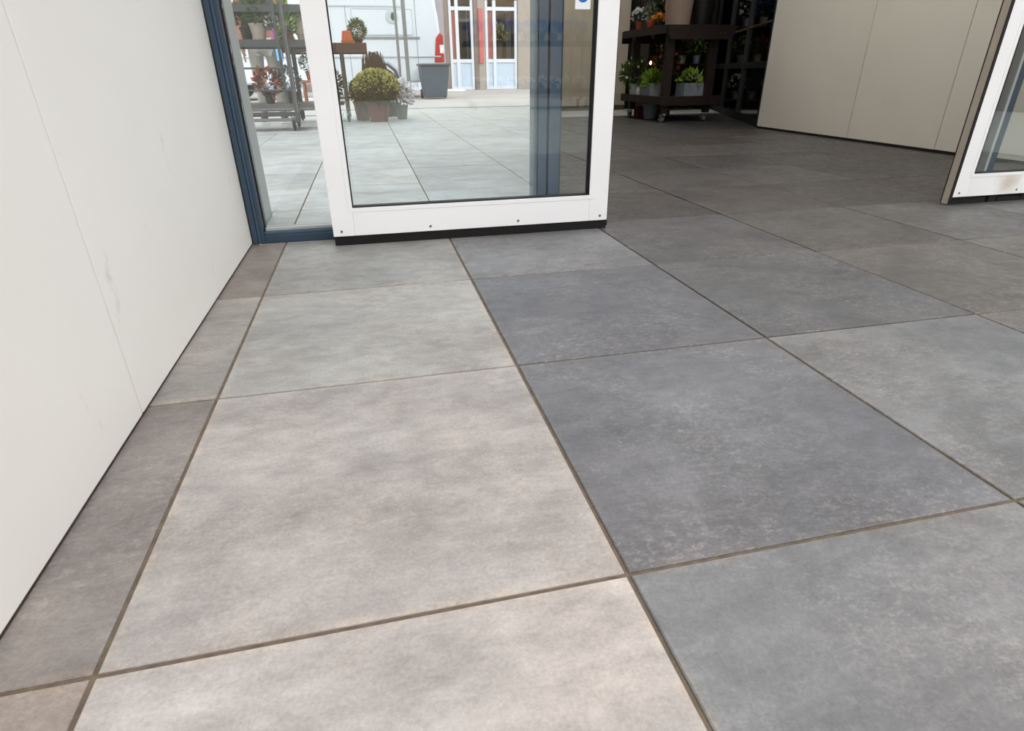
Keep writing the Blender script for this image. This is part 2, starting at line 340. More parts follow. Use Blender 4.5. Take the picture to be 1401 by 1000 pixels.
# ------------------------------------------------------------------ fixed glass screens
def screen(name, label, xa, xb, mirror):
    w = thing(name, label, 'window', ((xa + xb) / 2, 1.84, 0), kind='structure')
    cx = (xa + xb) / 2
    def B(x0, x1, y0, y1, z0, z1, nm, m, bev=.002):
        if mirror: x0, x1 = 2 * cx - x1, 2 * cx - x0
        return MB().box(x0 - cx, x1 - cx, y0 - 1.84, y1 - 1.84, z0, z1, bev).build(nm, m, w)
    jm = B(xa + .004, xa + .021, 1.797, 1.905, 0, 2.32, 'jamb', BLUE)
    B(xa + .0215, xa + .032, 1.808, 1.90, .0, 2.32, 'jamb_profile', BLUE2)
    B(xa + .0325, xa + .045, 1.803, 1.90, .0, 2.32, 'jamb_profile', BLUE)
    B(xa + .0455, xa + .049, 1.836, 1.86, .045, 2.32, 'gasket', BLACK, 0)
    B(xa + .0455, xb - .11, 1.803, 1.90, 0, .030, 'bottom_rail', BLUE)
    B(xa + .0455, xb - .11, 1.815, 1.89, .0302, .041, 'sill_profile', BLUE2)
    B(xa + .0495, xb - .11, 1.826, 1.872, .0412, .052, 'glazing_bead', BEAD)
    B(xa + .0495, xb - .105, 1.846, 1.854, .0525, 2.30, 'pane', GLASS, 0)
    # middle post built from several upright profiles
    if mirror:  # right post in darker blue, its shade put into the colour
        B(xb - .113, xb - .0715, 1.84, 1.93, 0, 2.32, 'post', BLUE)
        B(xb - .071, xb - .0405, 1.835, 1.925, 0, 2.32, 'post_profile', BLUE)
        B(xb - .040, xb - .0245, 1.81, 1.93, 0, 2.32, 'post_bead', BEAD)  # pale strip painting the reflection of the closing edge
        B(xb - .024, xb + .022, 1.845, 1.90, 0, 2.32, 'dark_gap_strip', BLACK)  # black strip standing in for the dark gap beside the post
    else:
        B(xb - .105, xb - .092, 1.84, 1.91, 0, 2.32, 'post_bead', mat('post_bead', (112, 124, 132), .5))
        B(xb - .0915, xb - .058, 1.825, 1.925, 0, 2.32, 'post_profile', BLUE2)
        B(xb - .0575, xb - .052, 1.85, 1.90, 0, 2.32, 'post_groove', BLACK, 0)
        B(xb - .0515, xb - .008, 1.82, 1.93, 0, 2.32, 'post', BLUE2)
        B(xb - .0075, xb, 1.83, 1.92, 0, 2.32, 'post_edge', BLUE, .001)
    return w
screen('window_1', 'fixed glass side screen in blue grey frame beside the white wall', XL, 1.070, False)
screen('window_2', 'fixed glass side screen behind the right sliding door', 3.122, XR - .002, True)

# ------------------------------------------------------------------ sliding door leaves
def leaf(name, label, xa, xb, bare):
    d = thing(name, label, 'door', (xa, 1.70, 0), kind='structure'); W = xb - xa; D = .042; SW = .076; B0, B1 = .034, .131; H = 2.24
    for x0, x1 in ((0, SW), (W - SW, W)): MB().box(x0, x1, 0, D, B0, H, .002).build('stile', WHITE, d)
    rail = MB().box(SW + .0003, W - SW - .0003, 0, D, B0, B1, .0015).build('bottom_rail', WHITE, d)
    MB().box(SW + .0003, W - SW - .0003, 0, D, H - .09, H, .0015).build('top_rail', WHITE, d)
    # glazing beads, a shade proud with a hairline joint
    for x0, x1, z0, z1 in ((SW - .014, W - SW + .014, B1 - .013, B1 + .0015),):
        MB().box(x0, x1, -.0012, .004, z0, z1, .0005).build('glazing_bead', WHITE, d)
    for x0, x1 in ((SW - .014, SW + .0015), (W - SW - .0015, W - SW + .014)):
        MB().box(x0, x1, -.0012, .004, B1 + .0018, H - .09, .0005).build('glazing_bead', WHITE, d)
    g = .004
    for x0, x1, z0, z1 in ((SW + .0016, SW + .0016 + g, B1 + .0016, H - .092), (W - SW - .0016 - g, W - SW - .0016, B1 + .0016, H - .092), (SW + .0058, W - SW - .0058, B1 + .0016, B1 + .0016 + g)):
        MB().box(x0, x1, .004, .038, z0, z1).build('gasket', BLACK, d)
    MB().box(SW + .004, W - SW - .004, .018, .026, B1 + .004, H - .092).build('pane', GLASS, d)
    if bare:                                   # worn brush strip in torn lengths
        for x0, x1, z1 in ((.012, .20, .033), (.215, .262, .036), (.27, .40, .022), (.405, .43, .034), (.45, W - .02, .03)):
            MB().box(x0, x1, .008, .036, .001, z1).build('brush_strip', BRUSH, d)
        MB().box(.0, W, .02, .03, .018, .034).build('brush_holder', BLACK, d)
    else:
        MB().box(.002, W - .002, .004, .038, .001, .0335).build('brush_strip', BRUSH, d)
    for x in (.030, W * .335, W * .655, W - .03):
        MB().lathe([(.0045, 0), (.0045, .0015), (.002, .0022)], (x, -.0002, .052), 10, rot=Matrix.Rotation(math.pi / 2, 3, 'X')).build('screw', SCREW, d)
    return d, W, SW
dl, WL_, SW = leaf('door_1', 'white framed sliding glass door leaf standing left of the opening', .181, 1.228, False)
dr_, WR_, _ = leaf('door_2', 'white framed sliding glass door leaf at the right edge', 2.886, 3.935, True)
# rubber edged closing edge on the free side of each leaf
MB().box(-.0125, -.0005, .004, .038, .004, 2.24, .001).build('closing_edge', EDGE, dr_)
for y0 in (-.0005, .0382):
    MB().box(-.014, -.0002, y0, y0 + .0035, .004, 2.24).build('edge_gasket', BLACK, dr_)
MB().box(WL_ + .0002, WL_ + .005, .008, .034, .01, 2.24).build('edge_gasket', BLACK, dl)
# stain on the right bottom rail is in its own material
stain = mat('stained_white_rail', (243, 244, 246), .38, var=.015)
nt = stain.node_tree; N = nt.nodes; L = nt.links; b = N['Principled BSDF']; src = b.inputs['Base Color'].links[0].from_socket
geo = N.new('ShaderNodeNewGeometry'); vm = N.new('ShaderNodeVectorMath'); vm.operation = 'DISTANCE'; vm.inputs[1].default_value = (3.17, 1.70, .098)
nz = N.new('ShaderNodeTexNoise'); nz.inputs['Scale'].default_value = 18; L.new(geo.outputs['Position'], nz.inputs['Vector'])
L.new(geo.outputs['Position'], vm.inputs[0]); ad = N.new('ShaderNodeMath'); ad.operation = 'MULTIPLY_ADD'; ad.inputs[1].default_value = .09; L.new(nz.outputs['Fac'], ad.inputs[0]); L.new(vm.outputs['Value'], ad.inputs[2])
mr = N.new('ShaderNodeMapRange'); mr.inputs[1].default_value = .05; mr.inputs[2].default_value = .12; mr.inputs[3].default_value = .55; mr.inputs[4].default_value = 0; L.new(ad.outputs[0], mr.inputs[0])
mx = N.new('ShaderNodeMix'); mx.data_type = 'RGBA'; L.new(mr.outputs[0], mx.inputs['Factor']); L.new(src, mx.inputs['A']); mx.inputs['B'].default_value = (*lin((176, 160, 122)), 1); L.new(mx.outputs['Result'], b.inputs['Base Color'])
for c in dr_.children:
    if c.name.startswith('bottom_rail'): c.data.materials[0] = stain
# notice stuck to the left leaf
st = thing('door_sticker', 'white square sticker with a blue round sign on the door glass', 'sticker', (1.100, 1.7165, .750))
MB().box(-.027, .027, -.0006, .0006, 0, .10).build('card', mat('sticker_white', (240, 242, 246), .4, var=.01), st)
SB = mat('sticker_blue', (44, 104, 196), .4, var=.03)
RX = Matrix.Rotation(math.pi / 2, 3, 'X')
MB().lathe([(.0205, 0), (.0205, .0012)], (0, -.0006, .040), 28, rot=RX).build('round_sign', SB, st)
MB().lathe([(.0115, 0), (.0115, .0008)], (0, -.0018, .040), 24, rot=RX).build('sign_ring', mat('sticker_pale', (178, 196, 232), .4), st)
MB().box(-.003, .003, -.0034, -.0026, .034, .047).build('sign_mark', SB, st)

# ================================================================== PLANTS AND TROLLEYS
def leafmat(n, c, c2): return mat(n, c, .6, 0, 0, 14, rgb2=c2, spec=.3)
GREEN = leafmat('mid_green_leaves', (52, 78, 34), (88, 112, 48)); DKGREEN = leafmat('dark_green_leaves', (30, 48, 28), (58, 82, 44))
LIME = leafmat('lime_leaves', (110, 150, 48), (150, 180, 70)); OLIVE = leafmat('olive_yellow_buds', (166, 172, 84), (220, 216, 138))
WHITEF = leafmat('white_petals', (232, 230, 236), (250, 248, 250)); PINKF = leafmat('pink_petals', (212, 128, 168), (240, 190, 214))
REDF = leafmat('red_bracts', (120, 34, 34), (190, 66, 50)); ORANGEF = leafmat('orange_petals', (226, 120, 26), (246, 176, 50)); BLUEF = leafmat('blue_petals', (40, 74, 170), (74, 116, 214))
YELLOWF = leafmat('yellow_petals', (236, 200, 30), (250, 226, 80))
TERRA = mat('terracotta', (104, 46, 28), .8, var=.12, scale=18, bump=.2); TERRA2 = mat('orange_terracotta', (190, 92, 50), .8, var=.10, scale=18)
ZINC = mat('zinc_pot', (148, 154, 164), .5, .3, var=.1, scale=14); BEIGE = mat('beige_pot', (160, 149, 136), .75, var=.08, scale=10); DARKP = mat('dark_pot', (40, 38, 36), .6)
SOIL = mat('potting_soil', (44, 34, 26), .95, bump=.6)
def pot(parent, r, h, m, n=22, rim=True):
    rb = r * .74
    prof = [(rb * .5, 0), (rb, .0), (r * .96, h * .86)]
    prof += [(r * 1.03, h * .86), (r * 1.05, h), (r * .92, h), (r * .90, h * .88)] if rim else [(r, h), (r * .93, h), (r * .9, h * .9)]
    MB().lathe(prof, (0, 0, 0), n).build('pot', m, parent, smooth=True)
    MB().lathe([(r * .885, 0), (r * .885, h * .03)], (0, 0, h * .84), n).build('soil', SOIL, parent)
SEED = [100]
def plant(name, label, cat, loc, r, h, potm, crown, leafm, n, size, flower=None, group=None, rim=True, lift=0.0, wid=.45):
    """crown = (rx, ry, rz) of the leaf mass; flower = (material, count, size)"""
    SEED[0] += 1
    t = thing(name, label, cat, loc, random.uniform(0, 6), group); pot(t, r, h, potm, rim=rim)
    cz = h + crown[2] * .78 + lift
    st_ = MB()
    rn = random.Random(SEED[0])
    for k in range(5):
        a = k * 1.3; st_.tube((r * .3 * math.cos(a), r * .3 * math.sin(a), h * .85), (crown[0] * .45 * math.cos(a), crown[1] * .45 * math.sin(a), cz), max(.003, r * .05), max(.002, r * .03), 6)
    st_.build('stem', DKGREEN, t)
    MB().leaves((0, 0, cz), crown, n, size, SEED[0], zmin=h * .8, wid=wid).build('foliage', leafm, t)['kind'] = 'stuff'
    if flower:
        MB().leaves((0, 0, cz + crown[2] * .12), (crown[0] * 1.05, crown[1] * 1.05, crown[2] * 1.05), flower[1], flower[2], SEED[0] + 50, surf=.88, wid=.8, zmin=cz - crown[2] * .4).build('flowers', flower[0], t)['kind'] = 'stuff'
    return t
def caster(parent, x, y, r=.05, m=None, z=0.0):
    f = MB().box(x - .022, x - .016, y - .03, y + .03, r * .7, r * 2.3).box(x + .016, x + .022, y - .03, y + .03, r * .7, r * 2.3).box(x - .024, x + .024, y - .032, y + .032, r * 2.3, r * 2.3 + .012).build('caster', STEEL, parent)
    MB().lathe([(r * .8, -.014), (r, -.010), (r, .010), (r * .8, .014)], (x, y, r), 18, rot=Matrix.Rotation(math.pi / 2, 3, 'Y')).build('wheel', m or BLACK, f)
    MB().lathe([(r * .35, -.0265), (r * .35, .0265)], (x, y, r), 12, rot=Matrix.Rotation(math.pi / 2, 3, 'Y')).build('hub', CHROME, f)

# ---- left: steel plant trolley seen through the side screen
tr = thing('plant_trolley', 'grey steel plant trolley with shelves seen through the side screen', 'trolley', (-.80, 6.80, 0))
def shelf_(p, x0, x1, y0, y1, z, th=.055, m=None):
    s = MB().box(x0, x1, y0, y1, z - .012, z).build('shelf', m or mat('brown_grey_board', (70, 63, 58), .7, var=.1, scale=9), p)
    for yy in (y0, y1 - .014): MB().box(x0, x1, yy, yy + .014, z - th, z - .0125, .002).build('shelf_edge', STEEL_D, s)
for z in (.885, 1.20, 1.62): shelf_(tr, -.72, .66, .03, .58, z, .07)
base = MB().box(-.72, .60, .0, .58, .205, .275, .004).build('deck', mat('deck_board', (92, 88, 84), .7, var=.1, scale=8), tr)
MB().box(-.72, .60, -.012, -.0005, .215, .235).build('deck_rail', STEEL, tr); MB().box(-.72, .44, .0, .04, .10, .135, .003).build('deck_rail', STEEL, tr)
MB().box(-.72, .44, .0, .04, .15, .195, .003).build('deck_rail', STEEL_D, tr)
for x, y in ((.415, -.034), (.415, .56), (-.70, -.034), (-.70, .56)):
    po = MB().box(x - .022, x + .022, y - .018, y + .018, .09, 1.95, .004).build('post', STEEL_D, tr)
    MB().box(x + .006, x + .012, y - .0195, y - .0182, .2, 1.9).build('post_slot', STEEL, po)
MB().box(.315, .345, .01, .028, .20, 1.95, .003).build('post', STEEL_D, tr)
for z in (.41, .62): MB().tube((-.70, -.01, z), (.40, -.01, z), .010).build('crossbar', STEEL_D, tr)
for x, y in ((.36, .04), (-.60, .04), (.36, .52), (-.60, .52)): caster(tr, x, y, .070)
def pl(*a, **k): return plant(*a, **k)
Y0 = 6.80
pl('potted_plant', 'leafy green plant in a beige pot on the trolley shelf', 'plant', (-.66, Y0 + .16, .887), .085, .15, BEIGE, (.14, .12, .13), GREEN, 220, .07)
pl('potted_plant', 'brown leaved plant in a dark pot at the trolley shelf left end', 'plant', (-.80, Y0 + .30, .887), .065, .12, DARKP, (.10, .10, .12), leafmat('brown_leaves', (88, 66, 48), (120, 96, 66)), 140, .06)
pl('potted_flower', 'small white flowers in a pink pot on the trolley shelf', 'flower', (-.515, Y0 + .12, .887), .034, .105, mat('pink_pot', (206, 122, 176), .5), (.06, .06, .06), GREEN, 60, .04, (WHITEF, 90, .03), rim=False)
pl('potted_flower', 'upright green leaves with an orange flower on the trolley shelf', 'flower', (-.43, Y0 + .25, .887), .045, .07, TERRA, (.05, .05, .13), LIME, 60, .13, (ORANGEF, 60, .03), wid=.22)
pl('potted_plant', 'tall lime leaves beside the trolley post', 'plant', (-.355, Y0 + .14, .887), .04, .06, TERRA, (.045, .045, .12), LIME, 60, .13, wid=.25)
for k, (z, l) in enumerate(((.887, 'lower beige flower pot of a stacked pair on the trolley shelf'), (.970, 'upper beige flower pot of a stacked pair on the trolley shelf'))):
    t = thing('flower_pot', l, 'flower pot', (-.235, Y0 + .22, z)); MB().lathe([(.045, 0), (.066, .12 if k else .16), (.072, .12 if k else .16), (.074, .155 if k else .19), (.062, .155 if k else .19), (.06, .05)], (0, 0, 0), 22).build('pot', BEIGE, t, smooth=True)
pl('poinsettia', 'red and orange leaved plant in a dark pot on the trolley deck', 'plant', (-.66, Y0 + .14, .277), .055, .10, DARKP, (.13, .12, .13), leafmat('dark_red_leaves', (70, 32, 26), (110, 56, 44)), 220, .06, (leafmat('orange_red_bracts', (186, 70, 44), (224, 140, 70)), 60, .05))
pl('potted_plant', 'dark grey green plant on the trolley deck beside the post', 'plant', (-.44, Y0 + .30, .277), .07, .11, DARKP, (.12, .12, .14), leafmat('grey_green_leaves', (62, 66, 58), (98, 102, 92)), 200, .05)
pl('potted_flower', 'white flowers in an orange pot right of the trolley post', 'flower', (-.215, Y0 + .30, .50), .05, .09, TERRA2, (.08, .08, .09), GREEN, 80, .05, (WHITEF, 90, .035))
stool = thing('plant_stand', 'small wooden plant stand under the white flowers beside the trolley', 'stand', (-.215, Y0 + .30, .277)); 
MB().box(-.10, .10, -.10, .10, .195, .222, .003).build('top', mat('honey_wood', (168, 108, 60), .6, var=.1), stool)
for x in (-.08, .08):
    for y in (-.08, .08): MB().box(x - .012, x + .012, y - .012, y + .012, 0, .1945).build('leg', MATS['honey_wood'], stool)

# person standing behind the trolley
def person(name, label, loc, rz):
    t = thing(name, label, 'person', loc, rz)
    J_ = {'pel': (0, 0, .93), 'wst': (0, 0, 1.08), 'chs': (0, .0, 1.28), 'nck': (0, .01, 1.47), 'hd0': (0, -.01, 1.54), 'hd1': (0, -.02, 1.66), 'hd2': (0, -.01, 1.73),
          'hl': (.095, 0, .88), 'kl': (.105, -.02, .48), 'al': (.11, .02, .08), 'fl': (.12, -.13, .035), 'hr': (-.095, 0, .88), 'kr': (-.11, -.01, .48), 'ar': (-.12, .02, .08), 'fr': (-.135, -.13, .035),
          'sl': (.19, 0, 1.40), 'el': (.245, .03, 1.12), 'wl': (.225, -.10, .90), 'pl_': (.215, -.14, .83), 'sr': (-.19, 0, 1.40), 'er': (-.245, .03, 1.12), 'wr': (-.235, -.04, .88), 'pr': (-.23, -.06, .80)}
    R_ = {'pel': (.155, .11), 'wst': (.135, .095), 'chs': (.16, .11), 'nck': (.055, .055), 'hd0': (.065, .075), 'hd1': (.078, .095), 'hd2': (.055, .065), 'hl': .095, 'kl': .062, 'al': .043, 'fl': .04, 'hr': .095, 'kr': .062, 'ar': .043, 'fr': .04,
          'sl': .06, 'el': .044, 'wl': .03, 'pl_': .036, 'sr': .06, 'er': .044, 'wr': .03, 'pr': .036}
    E_ = [('pel', 'wst'), ('wst', 'chs'), ('chs', 'nck'), ('nck', 'hd0'), ('hd0', 'hd1'), ('hd1', 'hd2'), ('pel', 'hl'), ('hl', 'kl'), ('kl', 'al'), ('al', 'fl'), ('pel', 'hr'), ('hr', 'kr'), ('kr', 'ar'), ('ar', 'fr'),
          ('chs', 'sl'), ('sl', 'el'), ('el', 'wl'), ('wl', 'pl_'), ('chs', 'sr'), ('sr', 'er'), ('er', 'wr'), ('wr', 'pr')]
    P_ = dict(J_)
    # fingers
    for s, sx in (('pl_', 1), ('pr', -1)):
        b0 = Vector(J_[s])
        for k in range(4):
            a = b0 + Vector((0.0, -.024 + .016 * k, -.03)); m1 = a + Vector((0, -.006, -.04)); e = m1 + Vector((-.008 * sx, -.012, -.030 - .006 * (k in (1, 2))))
            for nm, p in ((f'{s}{k}a', a), (f'{s}{k}b', m1), (f'{s}{k}c', e)): P_[nm] = tuple(p); R_[nm] = .0085
            E_ += [(s, f'{s}{k}a'), (f'{s}{k}a', f'{s}{k}b'), (f'{s}{k}b', f'{s}{k}c')]
        a = b0 + Vector((-.01 * sx, -.035, .0)); e = a + Vector((-.012 * sx, -.022, -.04))
        for nm, p in ((f'{s}ta', a), (f'{s}tb', e)): P_[nm] = tuple(p); R_[nm] = .0095
        E_ += [(s, f'{s}ta'), (f'{s}ta', f'{s}tb')]
    ks = list(P_); idx = {k: i for i, k in enumerate(ks)}
    def skin(nm, keys, edges, scale, m, lo=None):
        kk = [k for k in ks if k in keys]; ii = {k: i for i, k in enumerate(kk)}
        me = bpy.data.meshes.new(nm); me.from_pydata([P_[k] for k in kk], [(ii[a], ii[b]) for a, b in edges if a in ii and b in ii], [])
        o = bpy.data.objects.new(nm, me); COL.objects.link(o); o.parent = t
        o.modifiers.new('skin', 'SKIN'); sm = o.modifiers.new('sub', 'SUBSURF'); sm.levels = 2; sm.render_levels = 2
        if not me.skin_vertices: me.attributes.new
        bpy.context.view_layer.objects.active = o
        for i, k in enumerate(kk):
            r = R_[k]; r = r if isinstance(r, tuple) else (r, r); v = me.skin_vertices[0].data[i]; v.radius = (r[0] * scale, r[1] * scale); v.use_root = (i == 0)
        me.materials.append(m); return o
    skin('body', set(ks), E_, 1.0, mat('skin', (170, 116, 92), .55, var=.04))
    skin('top', {'pel', 'wst', 'chs', 'sl', 'sr'}, E_, 1.10, mat('grey_cloth', (88, 90, 88), .9, bump=.2))
    skin('trousers', {'pel', 'hl', 'kl', 'al', 'hr', 'kr', 'ar'}, [e for e in E_], 1.13, mat('white_cloth', (190, 186, 178), .9, bump=.2))
    for sx, fx in ((1, .115), (-1, -.128)):
        MB().box(fx - .05, fx + .05, -.185, .075, .0, .022, .008).build('shoe_sole', WHITE, t)
        MB().lathe([(.052, 0), (.058, .03), (.05, .075), (.042, .11)], (0, 0, 0), 16, M=Matrix.Translation((fx, -.05, .0225)) @ Matrix.Diagonal((.85, 2.1, .85, 1))).build('shoe', mat('dark_shoe', (52, 50, 50), .6), t, smooth=True)
    MB().leaves((0, .015, 1.67), (.09, .10, .10), 500, .07, 5, surf=.9, up=-.5, wid=.3, zmin=1.6).build('hair', mat('brown_hair', (66, 46, 34), .6), t)
    MB().box(-.008, .012, -.03, .0, 1.60, 1.64, .006, M=Matrix.Translation((0, -.085, 0))).build('nose', MATS['skin'], t)
    for sx in (-1, 1): MB().lathe([(.004, -.004), (.011, 0), (.004, .004)], (.033 * sx, -.098, 1.645), 10, rot=RX).build('eye', BLACK, t)
    MB().box(-.022, .022, -.098, -.088, 1.572, 1.580, .003).build('mouth', mat('lips', (160, 86, 80), .5), t)
    return t
person('person', 'person in grey top and white trousers standing behind the plant trolley', (-.80, 8.15, 0), .1)
ph = thing('phone', 'small phone with a blue screen held by the person behind the trolley', 'phone', (-.605, 7.965, .70))
MB().box(-.036, .036, -.004, .004, 0, .145, .003).build('case', BLACK, ph)
MB().box(-.032, .032, -.0052, -.0042, .008, .137).build('screen', mat('blue_screen', (96, 160, 224), .3, emit=.8), ph)

# ---- brown plant table, twigs and the pots on the forecourt
WOOD = mat('dark_brown_wood', (78, 54, 46), .65, var=.15, scale=12, bump=.15)
tb = thing('plant_table', 'brown display table on steel legs with casters beyond the door glass', 'table', (.06, 8.25, 0))
for k in range(4):
    MB().box(-.62, .38, -.30 + .15 * k, -.154 + .15 * k, .86, .90, .003).build('plank', WOOD, tb)
MB().box(-.62, .38, -.318, -.3005, .79, .90, .003).build('apron', WOOD, tb); MB().box(-.62, .38, .3005, .318, .79, .90, .003).build('apron', WOOD, tb)
for x in (.06, -.56):
    for y in (-.27, .27):
        MB().box(x - .02, x + .02, y - .02, y + .02, .11, .858, .003).build('leg', STEEL_D, tb); caster(tb, x, y, .045)
for z in (.20,): 
    for k in range(4): MB().box(-.60, .02, -.27 + .135 * k, -.15 + .135 * k, z, z + .03, .003).build('shelf_plank', WOOD, tb)
tp = thing('terracotta_pot', 'upturned orange terracotta pot on the brown table', 'flower pot', (.215, 8.12, .902)); MB().lathe([(.075, 0), (.078, .03), (.07, .032), (.055, .13), (.03, .138)], (0, 0, 0), 22).build('pot', TERRA2, tp, smooth=True)
MB().lathe([(.012, 0), (.012, .002)], (0, 0, .138), 12).build('drain_hole', BLACK, tp)
pl('potted_shrub', 'round green shrub in a low pot on the brown table', 'plant', (.345, 8.27, .902), .06, .05, DARKP, (.115, .115, .13), GREEN, 1100, .03)
pl('potted_plant', 'trailing green plant on the lower shelf of the brown table', 'plant', (-.02, 8.12, .232), .07, .12, DARKP, (.13, .12, .13), DKGREEN, 200, .06, (WHITEF, 24, .03))
tw = thing('twig_bundle', 'dark heap of dried brown twigs beside the brown table', 'twigs', (.58, 9.0, 0))
mb = MB(); rn = random.Random(11)
for k in range(320):
    a = rn.uniform(0, 6.28); r0 = rn.uniform(.02, .30); r1 = r0 * rn.uniform(.35, .6)
    mb.tube((r0 * math.cos(a), r0 * math.sin(a), 0.0), (r1 * math.cos(a + .4) - .05, r1 * math.sin(a + .4), rn.uniform(.55, .84)), rn.uniform(.006, .012), .005, 5)
mb.build('twigs', mat('dried_twig', (66, 50, 40), .9, var=.3, scale=20), tw)['kind'] = 'stuff'
MB().lathe([(.215, .0), (.225, .01), (.225, .05), (.215, .06)], (-.03, 0, .34), 20).build('binding', mat('twine', (120, 92, 60), .9), tw)

def chrys(label, loc, r, h, R, rz, potm, leaf1, top, n):
    t = thing('potted_shrub', label, 'plant', loc); pot(t, r, h, potm, 26)
    SEED[0] += 1; cz = h + rz * .72
    mb = MB()
    for k in range(8):
        a = k * .785; mb.tube((r * .3 * math.cos(a), r * .3 * math.sin(a), h * .85), (R * .6 * math.cos(a), R * .6 * math.sin(a), cz), .008, .004, 6)
    mb.build('stem', DKGREEN, t)
    MB().leaves((0, 0, cz), (R * .96, R * .96, rz * .93), n, .05, SEED[0], surf=.6, zmin=h * .8).build('foliage', leaf1, t)['kind'] = 'stuff'
    MB().leaves((0, 0, cz + rz * .05), (R, R, rz), int(n * 1.2), .030, SEED[0] + 7, surf=.93, wid=.7, zmin=cz - rz * .25, fade=rz * .6).build('buds', top, t)['kind'] = 'stuff'
    return t
chrys('large round budding chrysanthemum in a brown terracotta pot', (.505, 7.95, 0), .148, .240, .280, .205, TERRA, DKGREEN, OLIVE, 2600)
chrys('smaller round green plant in a terracotta pot behind the chrysanthemum', (.30, 8.26, 0), .110, .235, .135, .15, TERRA, DKGREEN, GREEN, 600)
pl('potted_flower', 'white flowering plant right of the chrysanthemum', 'flower', (.82, 8.27, 0), .085, .17, mat('grey_white_pot', (120, 122, 116), .7), (.15, .15, .15), leafmat('grey_leaves', (92, 104, 88), (130, 142, 124)), 260, .05, (WHITEF, 480, .06))

# white crate between the trolleys
cr = thing('white_crate', 'white plastic crate on the tiles behind the sliding door stile', 'crate', (-.42, 9.6, 0))
for z in (0.02, .10, .18): 
    MB().box(-.30, .30, -.2, -.185, z, z + .055, .003).build('slat', WHITE, cr); MB().box(-.30, .30, .185, .2, z, z + .055, .003).build('slat', WHITE, cr)
    MB().box(-.30, -.285, -.184, .184, z, z + .055, .003).build('slat', WHITE, cr); MB().box(.285, .30, -.184, .184, z, z + .055, .003).build('slat', WHITE, cr)
MB().box(-.284, .284, -.184, .184, .004, .016).build('bottom', WHITE, cr)
for x in (-.292, .292):
    for y in (-.19, .19): MB().box(x - .012, x + .012, y - .012, y + .012, 0, .26, .003).build('corner_post', WHITE, cr)

# ================================================================== STREET: van, bin, posts, shop building
VANW = mat('van_white', (206, 213, 220), .3, var=.01, spec=.5)
van = thing('van', 'white panel van parked across the street', 'van', (-.5, 15.7, 0))
prof = [(2.70, .42), (2.80, .50), (2.82, 1.0), (2.76, 1.75), (2.66, 2.35), (2.52, 2.50), (2.2, 2.56), (-1.2, 2.56), (-1.55, 2.46), (-2.25, 1.55), (-2.85, 1.22), (-3.0, .95), (-3.02, .50), (-2.9, .34), (-2.65, .34), (-2.60, .60), (-2.40, .76), (-2.10, .76), (-1.90, .60), (-1.85, .34), (.95, .34), (1.0, .60), (1.2, .76), (1.5, .76), (1.7, .60), (1.75, .34), (2.5, .36)]
body = MB().prism(prof, 'y', 0, 2.0).build('body', VANW, van, smooth=True, bevel=.05)
MB().prism([(-2.15, 1.53), (-1.45, 2.36), (-.75, 2.36), (-.75, 1.50)], 'y', -.012, .0).build('cab_window', mat('van_glass', (38, 46, 52), .1), van)
MB().box(-.70, -.685, -.006, .004, .42, 2.40).build('door_gap', BLACK, van); MB().box(.62, .632, -.006, .004, .42, 2.40).build('door_gap', mat('van_gap', (128, 134, 138), .6), van)
MB().box(2.22, 2.232, -.006, .004, .42, 2.40).build('door_gap', MATS['van_gap'], van)
MB().box(.66, 2.30, -.02, .004, 1.285, 1.33, .004).build('sliding_rail', mat('van_trim_grey', (120, 124, 126), .6), van)
MB().box(-2.3, 2.78, -.025, .004, .90, .925, .004).build('side_moulding', mat('van_crease_grey', (176, 182, 188), .5), van)  # grey strip drawn along the crease in the van side
MB().box(-2.2, 2.0, -.014, .004, 1.95, 2.35, .03).build('upper_panel', VANW, van)
MB().box(.75, 2.15, -.014, .004, 1.37, 1.90, .03).build('door_panel', VANW, van)
MB().box(2.55, 2.86, -.03, 1.9, .46, .70, .03).build('rear_bumper', mat('van_bumper', (170, 174, 178), .5), van)
TLM = mat('tail_light_red', (168, 26, 30), .25, var=.06)
tl = MB().prism([(2.62, .78), (2.86, .78), (2.86, 1.36), (2.78, 1.42), (2.68, 1.30)], 'y', -.02, .16).build('tail_light', TLM, van, bevel=.015)
MB().box(2.765, 2.868, -.024, .10, .98, 1.16, .006).build('reversing_lamp', mat('lamp_clear', (226, 222, 222), .2), tl)
for x in (-2.25, 1.35):
    for y in (.12, 1.88):
        w = MB().lathe([(.20, -.10), (.32, -.10), (.335, -.06), (.335, .06), (.32, .10), (.20, .10)], (x, y, .335), 28, rot=RX).build('wheel', BLACK, van, smooth=True)
        MB().lathe([(.20, -.085), (.20, .085)], (x, y, .335), 20, rot=RX).build('hub', STEEL, w)
rd = MB().lathe([(.15, 0), (.15, .012), (.11, .02)], (1.68, -.014, 1.75), 28, rot=RX).build('round_badge', mat('badge_white', (180, 190, 194), .4), van)
MB().lathe([(.045, 0), (.045, .01)], (0, 0, 0), 18, rot=RX, M=Matrix.Translation((1.70, -.034, 1.75)) @ Matrix.Diagonal((1, 1, 1.8, 1))).build('badge_centre', mat('badge_dark', (60, 70, 74), .5), rd)
bn = thing('wheelie_bin', 'blue grey wheeled bin standing beside the rear bumper of the van', 'bin', (2.02, 15.15, 0))
BINM = mat('bin_blue_grey', (62, 84, 100), .6, var=.05)
mb = MB(); A = [mb.bm.verts.new(p) for p in ((-.26, -.28, .03), (.26, -.28, .03), (.26, .28, .03), (-.26, .28, .03))]; B = [mb.bm.verts.new(p) for p in ((-.34, -.36, .70), (.34, -.36, .70), (.34, .36, .70), (-.34, .36, .70))]
mb.bm.faces.new(A); mb.bm.faces.new(B)
